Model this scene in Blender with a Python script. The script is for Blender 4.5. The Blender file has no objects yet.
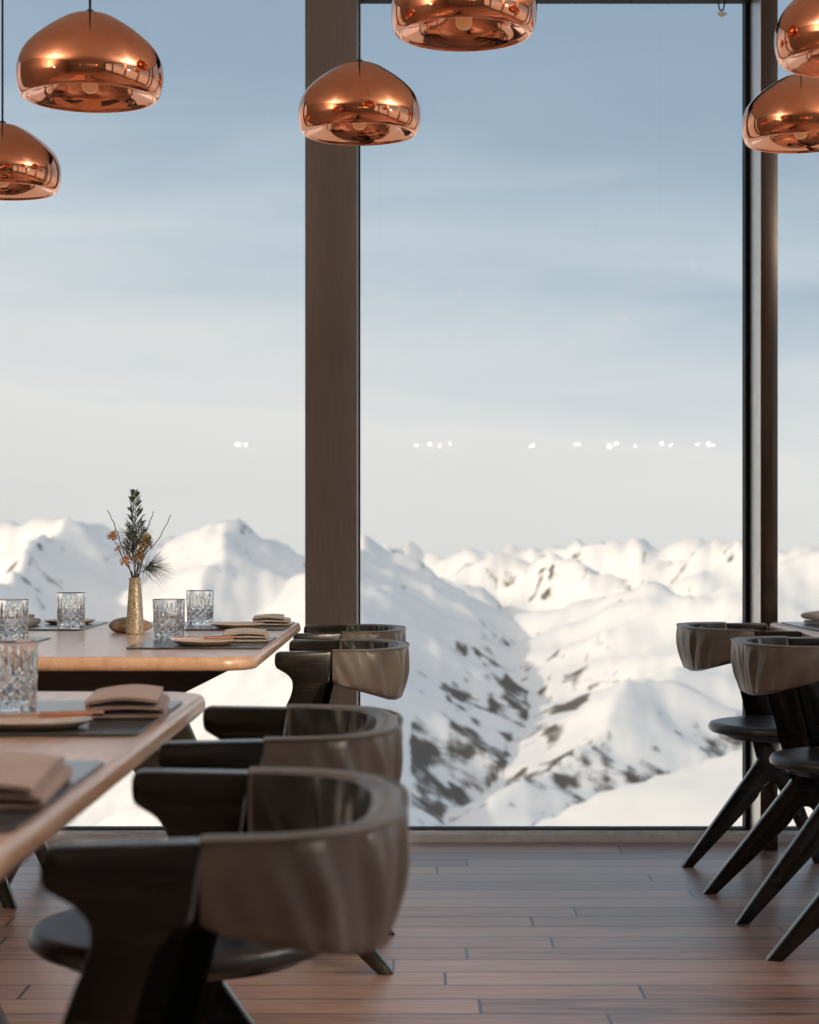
import bpy, bmesh, math, random
import numpy as np
from mathutils import Vector, Matrix
random.seed(7)
C = bpy.context.scene.collection
S = bpy.context.scene
PI = math.pi
# ---------------------------------------------------------------- camera constants
FX, CX, HY, EYE = 1905.0, 409.5, 540.0, 0.987
def at(px, py, Y):
    """point of the place at distance Y along a line of sight"""
    return Vector(((px - CX) * Y / FX, Y, EYE + (HY - py) * Y / FX))

# ---------------------------------------------------------------- materials
def new_mat(name):
    m = bpy.data.materials.new(name); m.use_nodes = True
    nt = m.node_tree
    return m, nt, nt.nodes['Principled BSDF'], nt.nodes['Material Output']
def setp(b, **k):
    names = {'color': 'Base Color', 'rough': 'Roughness', 'metal': 'Metallic', 'spec': 'Specular IOR Level', 'coat': 'Coat Weight',
             'coatr': 'Coat Roughness', 'trans': 'Transmission Weight', 'ior': 'IOR', 'emis': 'Emission Color', 'emstr': 'Emission Strength',
             'sheen': 'Sheen Weight'}
    for a, v in k.items():
        s = b.inputs[names[a]]
        s.default_value = (*v, 1) if isinstance(v, tuple) and len(v) == 3 else v
def node(nt, kind, **k):
    n = nt.nodes.new(kind)
    for a, v in k.items():
        setattr(n, a, v)
    return n
def noise(nt, vec, scale, detail=4, rough=.55, dist=0):
    n = node(nt, 'ShaderNodeTexNoise'); n.inputs['Scale'].default_value = scale; n.inputs['Detail'].default_value = detail
    n.inputs['Roughness'].default_value = rough; n.inputs['Distortion'].default_value = dist
    nt.links.new(vec, n.inputs['Vector']); return n
def mapping(nt, scale=(1,1,1), coord='Object'):
    t = node(nt, 'ShaderNodeTexCoord'); m = node(nt, 'ShaderNodeMapping'); m.inputs['Scale'].default_value = scale
    nt.links.new(t.outputs[coord], m.inputs['Vector']); return m.outputs['Vector']
def ramp(nt, fac, stops, interp='LINEAR'):
    r = node(nt, 'ShaderNodeValToRGB'); r.color_ramp.interpolation = interp
    e = r.color_ramp.elements
    while len(e) < len(stops): e.new(.5)
    for i, (p, c) in enumerate(stops):
        e[i].position = p; e[i].color = (*c, 1) if len(c) == 3 else c
    nt.links.new(fac, r.inputs['Fac']); return r.outputs['Color']
def bump(nt, b, height, strength, distance=.01):
    n = node(nt, 'ShaderNodeBump'); n.inputs['Strength'].default_value = strength; n.inputs['Distance'].default_value = distance
    nt.links.new(height, n.inputs['Height']); nt.links.new(n.outputs['Normal'], b.inputs['Normal']); return n
def plain(name, color, rough=.5, metal=0, **k):
    m, nt, b, o = new_mat(name); setp(b, color=color, rough=rough, metal=metal, **k)
    v = mapping(nt); n = noise(nt, v, 30, 3)
    r = ramp(nt, n.outputs['Fac'], [(.3, tuple(c*.88 for c in color)), (.7, tuple(min(1, c*1.08) for c in color))])
    nt.links.new(r, b.inputs['Base Color'])
    return m
def wood(name, c0, c1, c2, scale, rough, coat=0, bs=.15, coatr=.2):
    m, nt, b, o = new_mat(name); setp(b, rough=rough, coat=coat, coatr=coatr)
    v = mapping(nt, scale)
    n = noise(nt, v, 6, 8, .6, .6); n2 = noise(nt, v, 30, 4, .6)
    mx = node(nt, 'ShaderNodeMath', operation='MULTIPLY_ADD'); mx.inputs[1].default_value = .35
    nt.links.new(n2.outputs['Fac'], mx.inputs[0]); nt.links.new(n.outputs['Fac'], mx.inputs[2])
    r = ramp(nt, mx.outputs[0], [(.45, c0), (.68, c1), (.9, c2)])
    nt.links.new(r, b.inputs['Base Color']); bump(nt, b, mx.outputs[0], bs, .004)
    return m
M = {}
M['black_oak'] = wood('black_stained_oak', (.004,.0034,.003), (.009,.0075,.006), (.020,.016,.012), (1, 1, 8), .26, coat=.3, bs=.04, coatr=.14); M['black_oak'].node_tree.nodes['Principled BSDF'].inputs['Specular IOR Level'].default_value = .28
M['table_oak'] = wood('oiled_oak', (.56,.33,.195), (.66,.405,.255), (.74,.50,.34), (9, 1, 9), .36, coat=.8, bs=.008, coatr=.24)
M['trestle'] = wood('dark_trestle_oak', (.015,.012,.010), (.03,.024,.019), (.05,.04,.03), (1, 1, 8), .35, bs=.3)

def leather(name, c0, c1, rough, bs):
    m, nt, b, o = new_mat(name); setp(b, rough=rough, coat=.15, coatr=.3)
    v = mapping(nt); n = noise(nt, v, 9, 5); f = noise(nt, v, 420, 2)
    r = ramp(nt, n.outputs['Fac'], [(.3, c0), (.7, c1)]); nt.links.new(r, b.inputs['Base Color'])
    bump(nt, b, f.outputs['Fac'], bs, .001)
    return m
M['leather'] = leather('brown_leather', (.090,.074,.060), (.142,.119,.098), .42, .15)
M['seat_leather'] = leather('black_leather', (.012,.012,.012), (.024,.023,.022), .34, .2)
M['mat'] = leather('charcoal_leather_mat', (.040,.043,.047), (.062,.066,.070), .22, .03)
M['napkin'] = plain('rosewood_linen', (.40,.28,.225), .75, sheen=.2)
M['napkin_grey'] = plain('taupe_linen', (.36,.29,.235), .75, sheen=.2)
M['plate'] = plain('tan_glazed_stoneware', (.60,.42,.29), .22, coat=.4)
M['plate_rim'] = plain('pale_glazed_rim', (.66,.50,.36), .2, coat=.4)
M['copper_knife'] = plain('copper_cutlery', (.85,.48,.34), .22, 1.0)
M['black_cord'] = plain('black_cord', (.012,.012,.013), .6)
M['socket'] = plain('lamp_socket', (.05,.035,.025), .4)
M['frame'] = plain('dark_window_metal', (.010,.010,.011), .6, spec=.12)
M['sill'] = plain('grey_anodised_metal', (.82,.87,.93), .4, 0)
M['alu'] = plain('satin_aluminium', (.62,.61,.60), .32, .85)
M['steel_light'] = plain('matt_steel', (.55,.53,.50), .35, 1.0)

def copper():
    m, nt, b, o = new_mat('polished_copper'); setp(b, metal=1.0, rough=.05)
    v = mapping(nt); n = noise(nt, v, 14, 3)
    r = ramp(nt, n.outputs['Fac'], [(.3, (.80,.30,.15)), (.7, (.87,.37,.21))]); nt.links.new(r, b.inputs['Base Color'])
    n2 = noise(nt, v, 6, 2); bump(nt, b, n2.outputs['Fac'], .10, .01)
    return m
M['copper'] = copper()
def bronze():
    m, nt, b, o = new_mat('bronze_brushed_steel'); setp(b, metal=.35, rough=.45)
    v = mapping(nt, (40, 40, 1.5)); n = noise(nt, v, 5, 4)
    r = ramp(nt, n.outputs['Fac'], [(.3, (.15,.122,.104)), (.7, (.19,.155,.133))]); nt.links.new(r, b.inputs['Base Color'])
    bump(nt, b, n.outputs['Fac'], .08, .002); return m
M['bronze'] = bronze()
def mullion_metal():
    m, nt, b, o = new_mat('smooth_bronze_metal'); setp(b, metal=.8, rough=.2)
    v = mapping(nt, (40, 40, 1.5)); n = noise(nt, v, 5, 3)
    r = ramp(nt, n.outputs['Fac'], [(.3, (.075,.06,.05)), (.7, (.10,.08,.066))]); nt.links.new(r, b.inputs['Base Color']); return m
M['mullion'] = mullion_metal()
def glass_cut():
    m, nt, b, o = new_mat('cut_crystal'); setp(b, color=(.96,.96,.96), rough=.02, trans=1.0, ior=1.5); return m
M['crystal'] = glass_cut()
def pane():
    m, nt, b, o = new_mat('window_glass'); nt.nodes.remove(b)
    lw = node(nt, 'ShaderNodeLayerWeight'); lw.inputs['Blend'].default_value = .5
    p = node(nt, 'ShaderNodeMath', operation='POWER'); p.inputs[1].default_value = 5
    nt.links.new(lw.outputs['Facing'], p.inputs[0])
    ma = node(nt, 'ShaderNodeMath', operation='MULTIPLY_ADD'); ma.inputs[1].default_value = .9; ma.inputs[2].default_value = .016
    nt.links.new(p.outputs[0], ma.inputs[0])
    t = node(nt, 'ShaderNodeBsdfTransparent'); t.inputs['Color'].default_value = (.985,.99,.985,1)
    g = node(nt, 'ShaderNodeBsdfGlossy'); g.inputs['Roughness'].default_value = 0.0
    mix = node(nt, 'ShaderNodeMixShader')
    nt.links.new(ma.outputs[0], mix.inputs[0]); nt.links.new(t.outputs[0], mix.inputs[1]); nt.links.new(g.outputs[0], mix.inputs[2])
    nt.links.new(mix.outputs[0], o.inputs['Surface']); return m
M['pane'] = pane()
def vase_mat():
    m, nt, b, o = new_mat('mottled_gold_glass'); setp(b, metal=.35, rough=.25, coat=.6)
    v = mapping(nt, (1,1,.6)); n = noise(nt, v, 320, 4, .7)
    r = ramp(nt, n.outputs['Fac'], [(.36, (.17,.125,.075)), (.5, (.42,.345,.235)), (.64, (.76,.70,.57))]); nt.links.new(r, b.inputs['Base Color'])
    bump(nt, b, n.outputs['Fac'], .3, .002); return m
M['vase'] = vase_mat()
def stone_mat():
    m, nt, b, o = new_mat('bronze_glazed_stone'); setp(b, metal=.2, rough=.35)
    v = mapping(nt); n = noise(nt, v, 22, 6, .65)
    r = ramp(nt, n.outputs['Fac'], [(.35, (.13,.075,.04)), (.55, (.36,.23,.13)), (.7, (.55,.38,.24))]); nt.links.new(r, b.inputs['Base Color'])
    bump(nt, b, n.outputs['Fac'], .4, .004); return m
M['stone'] = stone_mat()
M['needle'] = plain('evergreen_needles', (.055,.085,.035), .6)
M['needle_grey'] = plain('grey_green_needles', (.17,.165,.115), .6)
M['twig'] = plain('dry_twig_bark', (.075,.045,.03), .8)
M['flower'] = plain('dried_petals', (.46,.31,.21), .8)
M['flower_pink'] = plain('dried_pink_petals', (.60,.37,.28), .8)
M['seedhead'] = plain('dried_seed_head', (.31,.225,.12), .8)
def bulb_mat():
    m, nt, b, o = new_mat('warm_lamp_bulb'); setp(b, color=(.52,.21,.09), emis=(1,.42,.16), emstr=.25, rough=.3); return m
M['bulb'] = bulb_mat()
def bulb_on():
    m, nt, b, o = new_mat('lit_candle_bulb'); setp(b, color=(1,.9,.75), emis=(1,.86,.68), emstr=60, rough=.3); return m
M['lit'] = bulb_on()

def floor_mat():
    m, nt, b, o = new_mat('dark_oak_floorboards')
    v = mapping(nt, (1,1,1))
    br = node(nt, 'ShaderNodeTexBrick', offset=0.0)
    for k, val in (('Scale', 1.0), ('Mortar Size', .004), ('Mortar Smooth', .2), ('Brick Width', 1.35), ('Row Height', .128), ('Bias', 0.0)):
        br.inputs[k].default_value = val
    br.inputs['Color1'].default_value = (.0,.0,.0,1); br.inputs['Color2'].default_value = (1,1,1,1); br.inputs['Mortar'].default_value = (.5,.5,.5,1)
    br.offset = 0.0
    sp = node(nt, 'ShaderNodeSeparateXYZ'); nt.links.new(v, sp.inputs[0])
    dv = node(nt, 'ShaderNodeMath', operation='DIVIDE'); dv.inputs[1].default_value = .128; nt.links.new(sp.outputs['Y'], dv.inputs[0])
    fl = node(nt, 'ShaderNodeMath', operation='FLOOR'); nt.links.new(dv.outputs[0], fl.inputs[0])
    wn = node(nt, 'ShaderNodeTexWhiteNoise', noise_dimensions='1D'); nt.links.new(fl.outputs[0], wn.inputs['W'])
    sh = node(nt, 'ShaderNodeMath', operation='MULTIPLY_ADD'); sh.inputs[1].default_value = 9.7
    nt.links.new(wn.outputs['Value'], sh.inputs[0]); nt.links.new(sp.outputs['X'], sh.inputs[2])
    cb = node(nt, 'ShaderNodeCombineXYZ'); nt.links.new(sh.outputs[0], cb.inputs['X']); nt.links.new(sp.outputs['Y'], cb.inputs['Y'])
    nt.links.new(cb.outputs[0], br.inputs['Vector'])
    gv = mapping(nt, (1.1, 14, 1))
    g = noise(nt, gv, 3.2, 9, .68, .8)
    gv2 = mapping(nt, (.5, 1.1, 1)); wear = noise(nt, gv2, 1.7, 4)
    a = node(nt, 'ShaderNodeMath', operation='MULTIPLY_ADD'); a.inputs[1].default_value = .24
    nt.links.new(br.outputs['Color'], a.inputs[0]); nt.links.new(g.outputs['Fac'], a.inputs[2])
    col = ramp(nt, a.outputs[0], [(.40, (.09,.046,.034)), (.55, (.28,.16,.118)), (.75, (.43,.28,.215)), (.95, (.56,.42,.35))])
    mort = node(nt, 'ShaderNodeMix', data_type='RGBA'); mort.inputs['B'].default_value = (.008,.006,.005,1)
    nt.links.new(br.outputs['Fac'], mort.inputs['Factor']); nt.links.new(col, mort.inputs['A'])
    nt.links.new(mort.outputs['Result'], b.inputs['Base Color'])
    rr = node(nt, 'ShaderNodeMapRange'); rr.inputs['From Min'].default_value = .3; rr.inputs['From Max'].default_value = .7
    rr.inputs['To Min'].default_value = .27; rr.inputs['To Max'].default_value = .45
    w = node(nt, 'ShaderNodeMath', operation='MULTIPLY_ADD'); w.inputs[1].default_value = .5
    nt.links.new(g.outputs['Fac'], w.inputs[0])
    h = node(nt, 'ShaderNodeMath', operation='MULTIPLY'); h.inputs[1].default_value = .5; nt.links.new(wear.outputs['Fac'], h.inputs[0])
    nt.links.new(h.outputs[0], w.inputs[2]); nt.links.new(w.outputs[0], rr.inputs['Value']); nt.links.new(rr.outputs['Result'], b.inputs['Roughness'])
    hh = node(nt, 'ShaderNodeMath', operation='SUBTRACT'); nt.links.new(g.outputs['Fac'], hh.inputs[0]); gp = node(nt, 'ShaderNodeMath', operation='MULTIPLY'); gp.inputs[1].default_value = .25; nt.links.new(br.outputs['Fac'], gp.inputs[0]); nt.links.new(gp.outputs[0], hh.inputs[1])
    bump(nt, b, hh.outputs[0], .22, .003)
    setp(b, spec=.6, coat=.35, coatr=.28); return m
M['floor'] = floor_mat()
M['wall'] = wood('dark_wall_panel', (.24,.19,.15), (.33,.265,.215), (.40,.33,.27), (1, 1, 6), .5, bs=.1)
M['ceiling'] = plain('brown_ceiling_board', (.56,.49,.43), .6)
def snow_mat():
    m, nt, b, o = new_mat('snow_and_rock'); setp(b, rough=.75, spec=.15)
    geo = node(nt, 'ShaderNodeNewGeometry'); sep = node(nt, 'ShaderNodeSeparateXYZ'); nt.links.new(geo.outputs['Normal'], sep.inputs[0])
    tc = node(nt, 'ShaderNodeTexCoord')
    at_ = node(nt, 'ShaderNodeAttribute', attribute_name='rock')
    n1 = noise(nt, tc.outputs['Object'], .0045, 8, .7, .3); n2 = noise(nt, tc.outputs['Object'], .02, 6, .7)
    add = node(nt, 'ShaderNodeMath', operation='MULTIPLY_ADD'); add.inputs[1].default_value = .5
    nt.links.new(n2.outputs['Fac'], add.inputs[0])
    nt.links.new(n1.outputs['Fac'], add.inputs[2])               # 0.25..1.25
    s = node(nt, 'ShaderNodeMath', operation='ADD'); nt.links.new(add.outputs[0], s.inputs[0]); nt.links.new(at_.outputs['Fac'], s.inputs[1])
    f = node(nt, 'ShaderNodeMapRange'); f.inputs['From Min'].default_value = 1.0; f.inputs['From Max'].default_value = 1.12
    nt.links.new(s.outputs[0], f.inputs['Value'])
    mx = node(nt, 'ShaderNodeMix', data_type='RGBA'); mx.inputs['A'].default_value = (.86,.85,.83,1); mx.inputs['B'].default_value = (.13,.115,.10,1)
    nt.links.new(f.outputs['Result'], mx.inputs['Factor']); nt.links.new(mx.outputs['Result'], b.inputs['Base Color'])
    return m
M['snow'] = snow_mat()

# ---------------------------------------------------------------- object helpers
def obj(name, bm, mat, parent=None, smooth=True, angle=40, loc=None):
    me = bpy.data.meshes.new(name)
    if isinstance(bm, bmesh.types.BMesh):
        bmesh.ops.recalc_face_normals(bm, faces=bm.faces)
        bm.to_mesh(me); bm.free()
    else:
        me.from_pydata(*bm); me.update()
    o = bpy.data.objects.new(name, me); C.objects.link(o)
    if mat: me.materials.append(M[mat] if isinstance(mat, str) else mat)
    if smooth:
        me.polygons.foreach_set('use_smooth', [True]*len(me.polygons))
        if angle: me.set_sharp_from_angle(angle=math.radians(angle))
    if parent: o.parent = parent
    if loc is not None: o.location = loc
    return o
def tag(o, label, cat=None, group=None, kind=None):
    if label: o['label'] = label
    if cat: o['category'] = cat
    if group: o['group'] = group
    if kind: o['kind'] = kind
    return o
def thing(name, label, cat, loc=(0,0,0), rz=0, group=None):
    o = bpy.data.objects.new(name, None); C.objects.link(o); o.location = loc; o.rotation_euler = (0,0,rz); o.empty_display_size = .05
    return tag(o, label, cat, group)
def dup(root, loc, rz=0, label=None, group=None):
    r = root.copy(); C.objects.link(r); r.location = loc; r.rotation_euler = (0,0,rz)
    if label: r['label'] = label
    if group: r['group'] = group
    for ch in list(root.children):
        c = ch.copy(); C.objects.link(c); c.parent = r
        for g in list(ch.children):
            d = g.copy(); C.objects.link(d); d.parent = c
    return r
def structure(name, bm, mat, label=None, cat=None, **k):
    o = obj(name, bm, mat, **k); o['kind'] = 'structure'
    tag(o, label, cat); return o
def box(bm, x0, x1, y0, y1, z0, z1, bev=0):
    r = bmesh.ops.create_cube(bm, size=1)
    vs = r['verts']
    for v in vs:
        v.co = Vector((x0 + (v.co.x+.5)*(x1-x0), y0 + (v.co.y+.5)*(y1-y0), z0 + (v.co.z+.5)*(z1-z0)))
    if bev:
        es = list({e for v in vs for e in v.link_edges})
        bmesh.ops.bevel(bm, geom=es, offset=bev, segments=2, profile=.5, affect='EDGES')
    return bm
def lathe(bm, prof, seg=48, closed=False, rad=None):
    rings = []
    for (r, z) in prof:
        if r < 1e-6:
            rings.append([bm.verts.new((0,0,z))])
        else:
            rings.append([bm.verts.new((r*math.cos(2*PI*i/seg), r*math.sin(2*PI*i/seg), z)) for i in range(seg)])
    n = len(rings); pairs = [(i, i+1) for i in range(n-1)] + ([(n-1, 0)] if closed else [])
    for a, b in pairs:
        A, B = rings[a], rings[b]
        for i in range(seg):
            j = (i+1) % seg
            if len(A) == 1 and len(B) == 1: continue
            if len(A) == 1: bm.faces.new((A[0], B[j], B[i]))
            elif len(B) == 1: bm.faces.new((A[i], A[j], B[0]))
            else: bm.faces.new((A[i], A[j], B[j], B[i]))
    return bm
def tube(bm, pts, r, seg=8, cap=True, taper=None):
    pts = [Vector(p) for p in pts]; prev = None; n = len(pts)
    up = Vector((0,0,1))
    t0 = (pts[1]-pts[0]).normalized()
    nrm = t0.cross(up)
    if nrm.length < 1e-3: nrm = t0.cross(Vector((1,0,0)))
    nrm.normalize(); first = None
    for i, p in enumerate(pts):
        t = (pts[min(i+1,n-1)] - pts[max(i-1,0)]).normalized()
        nrm = (nrm - t*nrm.dot(t)).normalized(); b = t.cross(nrm)
        rr = r if taper is None else r*(1 + (taper-1)*i/(n-1))
        ring = [bm.verts.new(p + (nrm*math.cos(2*PI*k/seg) + b*math.sin(2*PI*k/seg))*rr) for k in range(seg)]
        if prev:
            for k in range(seg): bm.faces.new((prev[k], prev[(k+1)%seg], ring[(k+1)%seg], ring[k]))
        else: first = ring
        prev = ring
    if cap:
        bm.faces.new(first); bm.faces.new(prev)
    return bm
def catmull(pts, n=8):
    P = [Vector(p) for p in pts]; out = []
    for i in range(len(P)-1):
        p0, p1, p2, p3 = P[max(i-1,0)], P[i], P[i+1], P[min(i+2, len(P)-1)]
        for k in range(n):
            t = k/n
            out.append(.5*((2*p1) + (p2-p0)*t + (2*p0-5*p1+4*p2-p3)*t*t + (3*p1-p0-3*p2+p3)*t**3))
    out.append(P[-1]); return out
def smooth_outline(segs, n=6):
    """segs: list of point lists, each smoothed on its own; joined at the corners"""
    out = []
    for s in segs:
        q = catmull([(a, b, 0) for a, b in s], n) if len(s) > 2 else [Vector((a, b, 0)) for a, b in s]
        for p in q:
            if not out or (out[-1]-p).length > 1e-4: out.append(p)
    if (out[0]-out[-1]).length < 1e-4: out.pop()
    return [(p.x, p.y) for p in out]
def slab(outline, thick, frame, bev=.004):
    """extrude an outline (a,b) by thickness; frame(a,b,c) -> Vector"""
    bm = bmesh.new()
    f0 = [bm.verts.new((a, b, -thick/2)) for a, b in outline]
    f1 = [bm.verts.new((a, b, thick/2)) for a, b in outline]
    n = len(outline)
    A = bm.faces.new(f0[::-1]); B = bm.faces.new(f1)
    for i in range(n): bm.faces.new((f0[i], f0[(i+1)%n], f1[(i+1)%n], f1[i]))
    bm.normal_update()
    es = [e for e in bm.edges if any(f in (A, B) for f in e.link_faces)]
    bmesh.ops.bevel(bm, geom=es, offset=bev, segments=2, profile=.5, affect='EDGES')
    bmesh.ops.triangulate(bm, faces=[f for f in bm.faces if len(f.verts) > 4])
    for v in bm.verts: v.co = frame(v.co.x, v.co.y, v.co.z)
    return bm

# ================================================================= THE ROOM
XL, XR, YB, YF, ZC = -4.2, 4.6, -4.5, 6.25, 3.05
bm = bmesh.new(); box(bm, XL-.2, XR+.2, YB-.3, YF+.1, -.12, 0)
structure('floor', bm, 'floor', 'dark brown oak plank floor running along the window wall', 'floor')
bm = bmesh.new(); box(bm, XL-.2, XR+.2, YB-.3, YF+.1, ZC, ZC+.15)
structure('ceiling', bm, 'ceiling', 'dark brown ceiling above the dining room', 'ceiling')
# front glazing: column, mullion, sill, lintel, windows
bm = bmesh.new(); box(bm, -.332, -.167, 6.05, 6.21, 0, ZC, .004)
structure('trim_1', bm, 'bronze', 'wide bronze steel column between the two tall windows', 'column')
bm = bmesh.new(); box(bm, 1.116, 1.170, 6.05, 6.285, 0, ZC, .002)
structure('trim_2', bm, 'mullion', 'slim deep bronze metal post right of the middle window', 'post')
for n, (x0, x1) in enumerate(((-2.5, -2.40), (3.0, 3.06))):
    bm = bmesh.new(); box(bm, x0, x1, 6.05, 6.285, 0, ZC, .003)
    structure('trim_%d' % (n+3), bm, 'mullion', None, None)
bm = bmesh.new()
box(bm, XL, XR, 6.222, 6.33, 0, .024); box(bm, XL, XR, 6.236, 6.33, .024, .037, .002)
structure('trim_5', bm, 'sill', 'low grey metal sill along the foot of the windows', 'sill')
def window(name, x0, x1, y, z0, z1, label, fw=.016, axis='x'):
    m = bmesh.new(); d0, d1 = y, y+.06
    def bx(a0, a1, b0, b1):
        if axis == 'x': box(m, a0, a1, d0, d1, b0, b1)
        else: box(m, d0, d1, a0, a1, b0, b1)
    bx(x0, x0+fw, z0, z1); bx(x1-fw, x1, z0, z1); bx(x0+fw, x1-fw, z1-fw*1.5, z1); bx(x0+fw, x1-fw, z0, z0+.004)
    o = structure(name, m, 'frame', label, 'window', smooth=False)
    g = bmesh.new()
    if axis == 'x': box(g, x0+fw, x1-fw, y+.028, y+.034, z0+.004, z1-fw*1.5)
    else: box(g, y+.028, y+.034, x0+fw, x1-fw, z0+.004, z1-fw*1.5)
    p = obj('pane', g, 'pane', o, smooth=False); p['label'] = 'clear glass pane'
    return o
window('window_1', -2.40, -.332, 6.236, .037, ZC, 'tall window left of the wide column, behind the far laid table', .006)
window('window_2', -.178, 1.116, 6.236, .037, ZC, 'tall middle window between the wide column and slim post')
window('window_3', 1.170, 3.0, 6.236, .037, ZC, 'tall window right of the slim post, mostly outside the frame', .006)
window('window_4', XL, -2.5, 6.236, .037, ZC, None)
window('window_5', 3.06, XR, 6.236, .037, ZC, None)
bm = bmesh.new(); box(bm, -.167, 1.116, 6.17, 6.236, 2.742, ZC)
structure('trim_6', bm, 'frame', 'dark metal head rail across the top of the middle window', 'rail')
# light side of the post, and the other glazing of the room (behind and beside the viewpoint)
bm = bmesh.new(); box(bm, 1.1145, 1.1165, 6.052, 6.236, .037, ZC)
structure('trim_7', bm, 'alu', 'narrow satin metal strip on the left side of the slim post', 'strip')
k = 6
def wall_with_openings(name, axis, c0, c1, lo, hi, ops, label):
    """ops: (a0, a1, z0, z1) openings along the wall"""
    global k
    m = bmesh.new(); p = lo
    def bx(a0, a1, z0, z1):
        if a1-a0 < 1e-4 or z1-z0 < 1e-4: return
        if axis == 'y': box(m, c0, c1, a0, a1, z0, z1)
        else: box(m, a0, a1, c0, c1, z0, z1)
    for a0, a1, z0, z1 in ops:
        bx(p, a0, 0, ZC); bx(a0, a1, 0, z0); bx(a0, a1, z1, ZC); p = a1
    bx(p, hi, 0, ZC)
    structure(name, m, 'wall', label, 'wall', smooth=False)
    for a0, a1, z0, z1 in ops:
        window('window_%d' % k, a0, a1, (c0+c1)/2-.03, z0, z1, None, .03, axis if axis == 'x' else 'y'); k += 1
wall_with_openings('wall_left', 'y', XL-.2, XL, YB-.3, YF+.1, [], 'wooden panelled side wall')
wall_with_openings('wall_right', 'y', XR, XR+.2, YB-.3, YF+.1, [(-4.2, -1.8, .3, 2.85), (-1.5, 1.2, .3, 2.85), (1.5, 3.7, .3, 2.85), (4.0, 6.1, .3, 2.85)], 'dark wooden side wall with windows opposite')
wall_with_openings('wall_back', 'x', YB-.3, YB-.1, XL, XR, [], 'dark wooden rear wall')

# ================================================================= CHAIRS
def vline(u): return .213 + .17*(u-.04)
U0 = .26
OUT = smooth_outline([
    [(.174,.735), (.292,.735)],
    [(.292,.735), (.300,.732), (.303,.724), (.303,.710), (.300,.700), (.290,.693), (.277,.685), (.266,.672), (.2635,.655), (.268,.636), (.279,.610), (.300,.545), (.325,.4545), (.345,.40), (.366,.33), (.392,.244), (.487,0)],
    [(.487,0), (.452,0)],
    [(.452,0), (.362,.190), (.345,.222), (.330,.243), (.313,.250), (.297,.243), (.280,.222), (.250,.182), (.071,0)],
    [(.071,0), (.036,0)],
    [(.036,0), (.245,.280), (.272,.318), (.284,.342), (.289,.365), (.286,.39), (.272,.43), (.259,.465), (.244,.517), (.222,.595), (.2145,.621), (.205,.645), (.193,.660), (.184,.666)],
    [(.184,.666), (.174,.735)]], 5)
def ring_path(n=120):
    pts = []
    for i in range(n+1):
        a = -PI/2 + PI*i/n                     # +v side to -v side through the back
        e = 2/2.7
        s, c = math.sin(a), math.cos(a)
        u = .174 - (.174-.018)*abs(c)**e
        v = .2355*abs(s)**e*(1 if s >= 0 else -1)
        pts.append((u, v))
    # resample evenly
    L = [0]
    for i in range(1, len(pts)): L.append(L[-1] + math.hypot(pts[i][0]-pts[i-1][0], pts[i][1]-pts[i-1][1]))
    out = []
    m = 130
    for k in range(m+1):
        t = L[-1]*k/m; i = max(1, next((j for j in range(1, len(L)) if L[j] >= t-1e-9), len(L)-1))
        f = (t-L[i-1])/max(1e-9, L[i]-L[i-1])
        out.append((pts[i-1][0] + f*(pts[i][0]-pts[i-1][0]), pts[i-1][1] + f*(pts[i][1]-pts[i-1][1])))
    return out
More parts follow.
